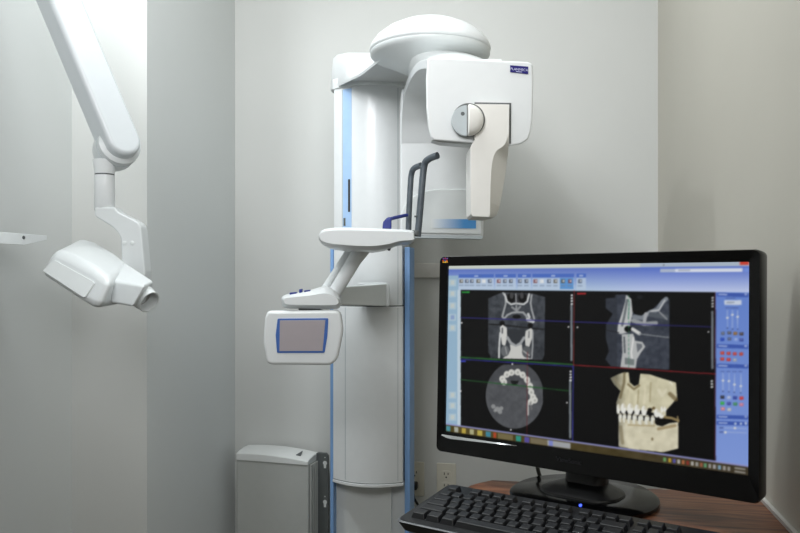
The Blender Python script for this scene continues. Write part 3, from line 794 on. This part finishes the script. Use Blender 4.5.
# view 2 : sagittal slice
T2 = lambda pts: tr_(pts, 595, 285, 5.925)
L2 = lambda pts, w, g, a=1: line(T2(pts), w/5.925, g, a)
bg2 = inpoly(T2([(62, 80), (118, 76), (120, 58), (182, 58), (228, 170), (268, 184), (330, 152), (405, 82), (440, 84), (440, 502), (95, 482), (60, 440), (82, 392), (62, 312), (66, 232), (104, 172), (62, 138)]))
put(bg2, (60, 65, 76)); grain(bg2, 22, 3); grain(bg2, 12, 1.2)
put(bg2 & (PX < 617), (44, 48, 56), .6)
L2([(232, 190), (280, 196), (300, 180), (330, 160), (370, 148), (400, 100), (420, 84)], 26, (128, 134, 142)); L2([(300, 180), (335, 156), (378, 150), (412, 92)], 8, (196, 198, 200))
L2([(225, 212), (290, 232), (360, 226)], 24, (150, 154, 158)); L2([(300, 172), (292, 216)], 20, (170, 172, 176)); L2([(330, 175), (420, 190)], 30, (84, 90, 98))
L2([(380, 160), (425, 205)], 8, (150, 152, 156))
poly(T2([(184, 58), (214, 84), (222, 170), (206, 236), (206, 280), (150, 292), (132, 284), (136, 236), (158, 172), (178, 100)]), (196, 198, 198))
L2([(190, 90), (172, 190), (160, 240)], 14, (110, 116, 120)); L2([(204, 100), (196, 200)], 10, (140, 160, 156))
ell(595+194/5.925, 285+262/5.925, 21/5.925, 19/5.925, (8, 12, 10)); L2([(222, 262), (262, 288)], 20, (214, 214, 212)); L2([(262, 290), (340, 300), (436, 312)], 7, (128, 132, 136))
L2([(62, 268), (140, 282)], 5, (30, 32, 36))
poly(T2([(158, 292), (226, 290), (236, 330), (280, 338), (297, 366), (272, 400), (248, 440), (240, 494), (150, 486), (162, 400)]), (186, 188, 188))
L2([(172, 310), (176, 400)], 10, (90, 96, 100)); L2([(228, 310), (214, 400), (222, 452)], 9, (228, 228, 226)); poly(T2([(244, 345), (276, 350), (280, 368), (250, 400)]), (110, 114, 120)); poly(T2([(176, 430), (232, 440), (232, 476), (176, 470)]), (120, 128, 128))
for y in range(60, 490, 26): L2([(199, y), (199, y+14)], 5, (60, 130, 96), .7)
ell(595+265/5.925, 285+74/5.925, 3, 2, (34, 36, 40), .8)
# view 3 : axial slice
T3 = lambda pts: tr_(pts, 430, 350, 4.444)
bg3 = (((PX-514.8)/28.9)**2+((PY-395.2)/33.2)**2 < 1) & (PX < 543) & (PY > 364.5)
put(bg3, (82, 84, 88)); grain(bg3, 16, 4); grain(bg3, 10, 1.2)
put(bg3 & (PY < 381-0*(PX)) , (62, 64, 68), .45)
L3 = lambda pts, w, g, a=1: line(T3(pts), w/4.444, g, a)
arcp = [(322, 128), (342, 108), (362, 100), (390, 98), (412, 110), (432, 132), (445, 160), (450, 186), (458, 208), (448, 230)]
L3(arcp[:6], 20, (150, 152, 152)); L3(arcp[5:], 22, (150, 150, 150))
for x, y in arcp+[(466, 222), (330, 142)]: ell(430+x/4.444, 350+y/4.444, 3.0, 3.3, (214, 214, 208)); ell(430+x/4.444+.2, 350+y/4.444+.4, 1.1, 1.3, (170, 170, 166))
poly(T3([(358, 136), (396, 136), (388, 152), (374, 156), (364, 150)]), (24, 25, 26))
for x, y, r in ((282, 250, 2.2), (300, 262, 2.6), (318, 258, 2.0), (312, 274, 2.2), (290, 268, 1.6)): ell(430+x/4.444, 350+y/4.444, r, r, (158, 160, 160), .8)
L3([(436, 236), (436, 286)], 8, (180, 180, 178)); L3([(446, 236), (452, 262)], 8, (120, 120, 120), .7)
# view 4 : rendered jaw
T4 = lambda pts: tr_(pts, 600, 360, 5.333)
L4 = lambda pts, w, g, a=1: line(T4(pts), w/5.333, g, a)
jaw = T4([(54, 96), (95, 76), (125, 66), (152, 66), (158, 118), (182, 140), (206, 128), (214, 72), (262, 76), (330, 98), (404, 120), (410, 200), (386, 230), (352, 268), (350, 300), (240, 268), (110, 270), (90, 285), (86, 226), (108, 164), (76, 132)])
mj = inpoly(jaw); put(mj, (212, 206, 176))
mand = inpoly(T4([(98, 300), (112, 312), (200, 322), (285, 326), (300, 345), (330, 352), (370, 335), (416, 330), (416, 470), (336, 490), (180, 474), (98, 460)])); put(mand, (214, 208, 182))
sh_ = np.clip((PX-616)/10, 0, 1); IMG[mj | mand] *= (.62+.38*sh_)[mj | mand][:, None]
grain(mj | mand, 26, 4); grain(mj | mand, 8, 1.6)
for a_pts, w, c_, al in (([(130, 70), (128, 120), (108, 200)], 14, (110, 98, 68), .7), ([(150, 130), (180, 155), (208, 135)], 12, (120, 106, 74), .8), ([(205, 160), (200, 235)], 8, (150, 138, 104), .6),
                      ([(160, 150), (150, 230)], 8, (222, 214, 184), .6), ([(240, 150), (236, 230)], 10, (228, 220, 192), .6), ([(270, 120), (265, 220)], 9, (150, 138, 104), .5), ([(310, 160), (330, 190), (350, 160)], 16, (228, 222, 198), .6),
                      ([(372, 180), (404, 210)], 22, (110, 94, 62), .7), ([(384, 130), (372, 118)], 8, (240, 236, 220), .8), ([(80, 100), (110, 150)], 10, (150, 140, 110), .6), ([(240, 60), (242, 60)], 2, (200, 190, 160), .5),
                      ([(110, 355), (120, 440)], 18, (120, 108, 78), .5), ([(200, 400), (330, 420)], 34, (222, 215, 188), .5), ([(310, 366), (400, 348)], 16, (150, 128, 90), .7), ([(150, 345), (290, 350)], 8, (160, 140, 100), .6)):
    L4(a_pts, w, c_, al)
ell(600+278/5.333, 360+420/5.333, 1.1, 1.6, (110, 96, 66), .8)
L4([(320, 300), (380, 308), (416, 322)], 14, (140, 122, 84)); L4([(412, 300), (416, 330)], 8, (150, 132, 94))
poly(T4([(296, 300), (350, 312), (366, 330), (330, 344), (298, 340)]), (14, 12, 10)); ell(600+265/5.333, 360+266/5.333, 2.4, 2.2, (20, 16, 12)); ell(600+285/5.333, 360+256/5.333, 1.6, 1.5, (110, 92, 62))
for x, y, rx, ry in ((97, 262, 8, 26), (124, 258, 13, 26), (160, 260, 15, 28), (197, 266, 13, 28), (234, 270, 13, 26), (302, 282, 14, 22), (326, 296, 12, 14), (330, 262, 7, 16), (346, 262, 6, 14)):
    ell(600+x/5.333, 360+y/5.333, rx/4.7, ry/5.0, (238, 238, 230)); ell(600+(x+rx*.6)/5.333, 360+(y-ry*.7)/5.333, rx/9, ry/9, (190, 180, 150), .5)
for x, y, rx, ry in ((108, 306, 9, 24), (130, 306, 9, 26), (156, 308, 10, 28), (184, 312, 11, 28), (216, 316, 13, 28), (250, 318, 12, 26), (280, 318, 10, 24)):
    ell(600+x/5.333, 360+y/5.333, rx/4.7, ry/5.1, (228, 228, 216)); ell(600+(x+rx*.7)/5.333, 360+(y+ry*.6)/5.333, rx/9, ry/9, (180, 166, 130), .5)
L4([(92, 286), (160, 290), (240, 298), (290, 302)], 4, (90, 78, 52), .6)
# cross hairs, dividers, sliders
line([(461, 317.6), (573, 322), (712, 327)], .9, (48, 44, 130)); line([(461, 379.5), (572, 391)], .9, (36, 96, 44)); line([(527.5, 352), (527, 434)], .8, (120, 36, 40), .6)
line([(461, 357.2), (573, 364.6)], 1.3, (44, 110, 50)); line([(461, 359.2), (573, 366.4)], 1.0, (44, 44, 140)); line([(573.6, 365), (715, 374)], 1.1, (130, 30, 36)); line([(574.2, 291), (573.6, 366)], .9, (120, 40, 40)); line([(573.2, 366), (572.6, 440)], 1.0, (56, 56, 150)); line([(714.6, 293), (714.6, 466)], .8, (90, 40, 60))
for x, y0, y1 in ((571.5, 306, 360), (570.2, 380, 437), (712, 312, 368)):
    line([(x, y0), (x, y1)], 2.6, (86, 92, 98)); line([(x, y0), (x, y1)], 1.2, (126, 132, 138))
for x, y0 in ((571.8, 294.5), (570.6, 370.5), (712.2, 297), (711.5, 380)):
    for k in range(4 if y0 < 379 else 3): rect_(x-1.1, y0+k*2.9, x+1.1, y0+k*2.9+2, (210, 212, 214))
for x, y in ((462, 323), (568.5, 327), (577.5, 327.5), (708, 332), (512.5, 364), (461, 391), (567, 402.5), (511, 429.5)): ell(x, y, .9, .9, (220, 220, 220))
rect_(462, 291.6, 470, 293.2, (40, 150, 60)); rect_(577, 293, 586, 294.8, (170, 36, 40)); rect_(461, 360.4, 466, 362, (60, 70, 190)); 
# right hand tool panel
pn = (PX > 715.4) & (V > .145); t = np.clip((PY-295)/170, 0, 1)[..., None]
IMG[pn] = (np.array((104, 136, 212))*(1-t)+np.array((132, 158, 224))*t)[pn]
def bar(y): rect_(716.4, y-1.9, 748, y+1.9, (64, 92, 176), 1, .03); rect_(718, y-.7, 727, y+.7, (190, 204, 240), .8, .03); rect_(744, y-1, 746.5, y+1, (200, 210, 240), .7, .03)
for y in (294.6, 346, 365.6, 416.4, 422.6): bar(y)
rect_(724, 300.4, 741, 305.2, (206, 216, 234)); rect_(726, 302.2, 734, 303.4, (120, 130, 150), .7); rect_(725, 298, 735, 299, (70, 84, 140), .5); rect_(725, 307.6, 738, 308.6, (70, 84, 140), .6)
for x, yk, y0, y1 in ((727, 318, 310.5, 327), (732, 315, 310.5, 328), (737.2, 317, 311, 328), (722.6, 380.5, 373, 390), (728.5, 381, 373, 390.5), (734, 384.5, 374, 391), (740.4, 386, 374, 391.5)):
    line([(x, y0), (x, y1)], .8, (190, 202, 230), .7); ell(x, yk, 1.3, 1.0, (226, 228, 226)); rect_(x-.6, y1+.6, x+.6, y1+1.8, (50, 56, 90), .7)
for x in (722, 728, 734, 740): rect_(x-2, 371, x+2, 372, (60, 74, 130), .5)
ic = [((722.5, 333.5), (90, 96, 110)), ((729, 333), (80, 80, 90)), ((735, 333.6), (140, 100, 50)), ((741, 334), (70, 60, 60)), ((722, 339.5), (36, 66, 170)), ((729, 339), (80, 90, 120)), ((735.5, 339.6), (140, 165, 225)), ((741, 340), (60, 76, 150)),
      ((722, 353), (200, 60, 44)), ((728.2, 353.4), (190, 60, 50)), ((734.4, 353.8), (196, 56, 44)), ((740.8, 354), (190, 60, 44)), ((722, 359), (196, 56, 44)), ((728.2, 359.6), (200, 50, 40)), ((734.4, 360), (160, 164, 170)),
      ((722, 397), (40, 40, 46)), ((728.6, 397.4), (170, 184, 220)), ((734.6, 397.6), (44, 60, 140)), ((741, 398), (206, 50, 44)), ((722, 403), (50, 170, 60)), ((728.6, 403.4), (60, 70, 150)), ((734.8, 403.8), (60, 130, 80)), ((741, 404.4), (206, 120, 140)), ((722.4, 408.6), (220, 130, 130)), ((728.8, 409.4), (190, 190, 190))]
for (x, y), cl in ic: rect_(x-1.9, y-1.6, x+1.9, y+1.6, cl, .92); rect_(x-.7, y-.9, x+.5, y+.1, tuple(min(255, c+110) for c in cl), .6)
for y, x in ((427.6, 734.5), (431.8, 725)): rect_(719, y-.9, 723, y+.7, (60, 74, 130), .6); line([(724, y), (746, y+.7)], .8, (190, 202, 230), .6); ell(x, y+.2, 1.2, 1.2, (232, 230, 220))
for x in (735, 740.5, 745.5): ell(x, 423.4, 1.2, 1.2, (200, 214, 236))
# task bar
put((V > .949) & (V < .957), (150, 152, 206)); t = np.clip((PX-446)/300, 0, 1)[..., None]
tb_ = V > .957; IMG[tb_] = (np.array((86, 74, 34))*(1-t)+np.array((62, 54, 40))*t)[tb_]; grain(tb_, 18, 5)
def tbi(x, w, col, a=1, v0=.963, v1=.994): put((np.abs(PX-x) < w/2) & (V > v0) & (V < v1), col, a*.78)
for x, w, cl in ((448.6, 4, (80, 170, 200)), (456.5, 4, (200, 206, 200)), (464, 4, (216, 190, 80)), (472, 4, (200, 200, 160)), (480, 5, (214, 196, 90)), (488.5, 5, (60, 150, 190)), (495, 3, (200, 70, 40)), (505.5, 15, (128, 118, 84)), (518.6, 5, (40, 170, 160)), (527, 5, (90, 80, 190)), (539, 17, (132, 122, 100)), (559, 23, (188, 194, 206)), (551, 4, (120, 130, 210))): tbi(x, w, cl)
for x, cl in ((664.5, (120, 190, 120)), (669.5, (230, 190, 60)), (674, (90, 90, 210)), (678.5, (220, 220, 220)), (683, (210, 120, 80)), (687.5, (170, 50, 44)), (692, (220, 220, 220)), (696.5, (190, 190, 190)), (701, (190, 110, 80)), (705, (110, 190, 140)), (709.5, (190, 190, 190)), (714, (200, 200, 210)), (719, (150, 200, 236)), (724, (200, 200, 200)), (728.5, (190, 190, 190))): tbi(x, 2.8, cl, .9, .968, .988)
for v0 in (.966, .982): put((PX > 734) & (PX < 745) & (V > v0) & (V < v0+.008), (200, 200, 196), .75)
put(V > .9965, (14, 13, 12))
IMG = IMG.reshape(NV, S, NU, S, 3).mean((1, 3))
for ax_ in (0, 1):
    pad = [(0, 0)]*3; pad[ax_] = (1, 1); q = np.pad(IMG, pad, mode='edge')
    IMG = (.22*np.take(q, range(0, q.shape[ax_]-2), ax_)+.56*np.take(q, range(1, q.shape[ax_]-1), ax_)+.22*np.take(q, range(2, q.shape[ax_]), ax_))
IMG = np.clip(IMG*.92, 0, 255)/255
LIN = np.where(IMG <= .04045, IMG/12.92, ((IMG+.055)/1.055)**2.4)
uu = np.linspace(-.5, .5, NU)*MW; vv = np.linspace(.5, -.5, NV)*MH
UU, VV = np.meshgrid(uu, vv)
W3 = o3+UU[..., None]*aX+VV[..., None]*aZ
inv = np.array(mon.matrix_basis.inverted()); W3 = W3.reshape(-1, 3) @ inv[:3, :3].T+inv[:3, 3]
me = bpy.data.meshes.new('screen')
idx = np.arange(NU*NV).reshape(NV, NU)
faces = np.stack([idx[1:, :-1], idx[1:, 1:], idx[:-1, 1:], idx[:-1, :-1]], -1).reshape(-1, 4)
me.vertices.add(NU*NV); me.vertices.foreach_set('co', W3.astype(np.float32).ravel())
me.loops.add(faces.size); me.loops.foreach_set('vertex_index', faces.astype(np.int32).ravel())
me.polygons.add(len(faces)); me.polygons.foreach_set('loop_start', np.arange(0, faces.size, 4, dtype=np.int32)); me.polygons.foreach_set('loop_total', np.full(len(faces), 4, dtype=np.int32))
me.update(); me.validate()
so_ = bpy.data.objects.new('screen', me); C.objects.link(so_); so_.parent = mon; me.materials.append(M['screen'])
so_['label'] = 'lit display with four dental scan views and blue tool panels'
set_cols(so_, np.concatenate([LIN.reshape(-1, 3), np.ones((NU*NV, 1))], 1))
# stand
bc = base_c
b = lathe(new(), Vector((bc.x, bc.y, ZD)), UP, [(.112, .0008), (.118, .002), (.118, .007), (.112, .011), (.06, .0125), (.02, .0125)], 72); obj('base', b, M['gloss'], mon, ang=40)
bnx = Vector((math.cos(myaw), math.sin(myaw), 0)); bny = Vector((-math.sin(myaw), math.cos(myaw), 0))
def nring(w, d, z, oy=0): return [bc+bnx*x+bny*(y+oy)+UP*(z-bc.z) for x, y in rr2(w, d, min(w, d)*.42, 6)]
b = loft(new(), [nring(.132, .098, ZD+.0124, -.002), nring(.130, .096, ZD+.0155, -.002), nring(.10, .070, ZD+.021, .004), nring(.070, .046, ZD+.026, .012)]); sk = obj('neck_skirt', b, M['black'], mon, ang=50)
b = loft(new(), [nring(.070, .042, ZD+.022, .014), nring(.068, .040, ZD+.10, .03), nring(.066, .032, ZD+.16, .032)]); obj('neck', b, M['black'], mon, ang=50)
lp_ = CAM+ray(580, 505.6)*((ZD+.0145-ZC)/ray(580, 505.6).z)
b = lathe(new(), lp_+bny*.004, -bny, [(.0016, 0), (.0022, .003), (.0016, .0045)], 14); obj('power_light', b, M['led'], sk)

# cables behind the monitor
cb = [P(536.5, 462, 1.36), P(536.6, 468, 1.36), P(538.2, 475, 1.355)]
p0 = dk(537, 480); p0.z = ZD+.004
q1, q2 = P(541.5, 481, 1.41), P(542, 500, 1.42)
b = tube(new(), spline([mp(-.07, -.06, .09), P(536.3, 452, 1.36), P(536.8, 463, 1.375), P(538.8, 473, 1.395), q1, q2, Vector((q2.x, q2.y, .35)), Vector((q2.x+.01, q2.y+.02, .03)), Vector((q2.x+.03, q2.y+.10, .0045)), Vector((q2.x+.03, q2.y+.5, .0045))], 8), .0038, 10)
recentre(tag(obj('video_cable', b, M['black'], None, ang=80), 'thin black cable dropping from behind the monitor past the back edge of the desk', 'cable'))

# ================================================================== KEYBOARD
ky = TH-math.radians(34)
kx = Vector((math.cos(ky), math.sin(ky), 0)); kyv = Vector((-math.sin(ky), math.cos(ky), 0))
def kplane(px, py, z):
    r = ray(px, py); return CAM+r*((z-ZC)/r.z)
kfl = kplane(395.5, 520, ZD+.018)            # front left corner of the top
KW, KD = .455, .150
kc_ = kfl+kx*KW/2+kyv*KD/2
kb = thing('keyboard', 'black full-size computer keyboard in front of the monitor, on the desk edge', 'keyboard', (kc_.x, kc_.y, ZD), ky)
KZ = lambda v: ZD+.018+.016*(v/KD)            # surface height, rising to the back
kp_ = lambda u, v, h=0: Vector((kfl.x, kfl.y, 0))+kx*u+kyv*v+UP*(KZ(v)+h)
def kring(ins, h, base=None):
    o = [(x+KW/2, y+KD/2) for x, y in rr2(KW-2*ins, KD-2*ins, .01, 4)]
    if base is None: return [kp_(u, v, h) for u, v in o]
    return [Vector((kfl.x, kfl.y, 0))+kx*u+kyv*v+UP*base for u, v in o]
b = loft(new(), [kring(.012, 0, ZD+.0005), kring(.006, 0, ZD+.004), kring(.001, -.005), kring(.0, -.002)]); body = obj('case', b, M['kbody'], kb, ang=30)
b = loft(new(), [kring(.0, -.002), kring(-.0005, -.0008), kring(.0015, .0005)]); obj('rim', b, M['kedge'], kb, ang=50)
b = loft(new(), [kring(.001, -.002), kring(.002, .0012)]); obj('top_plate', b, M['kbody'], kb, ang=50)
PT = .0188
rows = []
MX, = (.016,)
def R_(v, x, ws, gap0=0):
    out = []
    for w in ws:
        if w < 0: x += -w
        else: out.append((x, v, w, 1)); x += w
    return out
keys = []
vb = [4.95+.42, 3.95+.0, 2.95, 1.95, .95, -.05]
vb = [.0138+PT*k for k in (5.28, 4, 3, 2, 1, 0)]
keys += R_(vb[0], 0, [1, -1, 1, 1, 1, 1, -.5, 1, 1, 1, 1, -.5, 1, 1, 1, 1, -.25, 1, 1, 1])
keys += R_(vb[1], 0, [1]*13+[2, -.25, 1, 1, 1, -.25, 1, 1, 1, 1])
keys += R_(vb[2], 0, [1.5]+[1]*12+[1.5, -.25, 1, 1, 1, -.25, 1, 1, 1])
keys += R_(vb[3], 0, [1.75]+[1]*11+[2.25, -3.5, 1, 1, 1])
keys += R_(vb[4], 0, [2.25]+[1]*10+[2.75, -1.25, 1, -1.25, 1, 1, 1])
keys += R_(vb[5], 0, [1.25, 1.25, 1.25, 6.25, 1.25, 1.25, 1.25, 1.25, -.25, 1, 1, 1, -.25, 2, 1])
KU = .0155
meshes = {}
def key_bm(bm, x, v, w):
    u0 = KU+x*PT+.0005; u1 = KU+(x+w)*PT-.0005; v0 = v+.0005; v1 = v+PT-.0005
    i = .0030
    q = lambda u, vv, h: kp_(u, vv, h)
    r0 = [q(u0, v0, .0005), q(u1, v0, .0005), q(u1, v1, .0005), q(u0, v1, .0005)]
    r1 = [q(u0+i*.8, v0+i, .0085), q(u1-i*.8, v0+i, .0085), q(u1-i*.8, v1-i*.5, .0095), q(u0+i*.8, v1-i*.5, .0095)]
    return loft(bm, [r0, r1])
stuff = new(); nk = 0; ks = 0
for (x, v, w, _) in keys:
    if x < 18.4:
        obj('key', key_bm(new(), x, v, w), M['key'], kb, bevel=.0012, seg=2); nk += 1
    else:
        key_bm(stuff, x, v, w); ks += 1
o = obj('number_pad_keys', stuff, M['key'], kb, bevel=.0012, seg=2); o['kind'] = 'stuff'
print('keys', nk, ks)

# ================================================================== LIGHT AND CAMERA
def area(name, loc, rot, size, power, col=(1, 1, 1), sy=None):
    l = bpy.data.lights.new(name, 'AREA'); l.energy = power; l.size = size; l.color = col
    if sy: l.shape = 'RECTANGLE'; l.size_y = sy
    o = bpy.data.objects.new(name, l); C.objects.link(o); o.location = loc; o.rotation_euler = rot; return o
def aim(a, b): return (Vector(b)-Vector(a)).to_track_quat('-Z', 'Y').to_euler()
LK = (-.5, -.4, 2.2)
kl = area('key_panel', LK, aim(LK, (-.25, 2.5, 1.95)), .8, 7.6, (.97, .985, 1), .7); kl.data.spread = math.radians(80)
LW = (1.0, -1.0, 1.75)
side_fill = area('side_panel', LW, aim(LW, (-1.2, 1.8, 1.45)), 1.0, 5, (.97, .99, 1), .8); side_fill.data.spread = math.radians(90)  # added fill with no visible source, brightens right-facing walls at mid height
area('ceiling_panel', (-.55, 1.35, ZT-.03), (0, 0, 0), .8, 13.5, (.93, .98, 1), .7)
area('entry_fill', (.5, -1.0, ZT-.03), (0, 0, 0), 1.0, 11, (1, .97, .93), .6)  # unseen fill added near the entry to raise the left walls
def spot(name, loc, tgt, power, ang, blend=.6, rad=.05, col=(1, 1, 1)):
    l = bpy.data.lights.new(name, 'SPOT'); l.energy = power; l.spot_size = math.radians(ang); l.spot_blend = blend; l.shadow_soft_size = rad; l.color = col
    o = bpy.data.objects.new(name, l); C.objects.link(o); o.location = loc
    o.rotation_euler = (Vector(tgt)-Vector(loc)).to_track_quat('-Z', 'Y').to_euler(); return o
spot('pier_downlight', (-1.31, 1.5, ZT-.04), (-1.2, 1.85, 1.2), 34, 125, .8, .06, (.92, .97, 1))
w = bpy.data.worlds.new('world'); bpy.context.scene.world = w; w.use_nodes = True
w.node_tree.nodes['Background'].inputs[0].default_value = (.8, .85, .9, 1); w.node_tree.nodes['Background'].inputs[1].default_value = .3
cam = bpy.data.cameras.new('camera'); co_ = bpy.data.objects.new('camera', cam); C.objects.link(co_)
cam.sensor_width = 36; cam.lens = 36*F/800; cam.shift_y = (HZ-266.5)/800; cam.clip_start = .02
co_.location = CAM; co_.rotation_euler = (math.pi/2, 0, TH)
bpy.context.scene.camera = co_
vs = bpy.context.scene.view_settings; vs.view_transform = 'Standard'; vs.look = 'None'; vs.exposure = 0; vs.gamma = 1
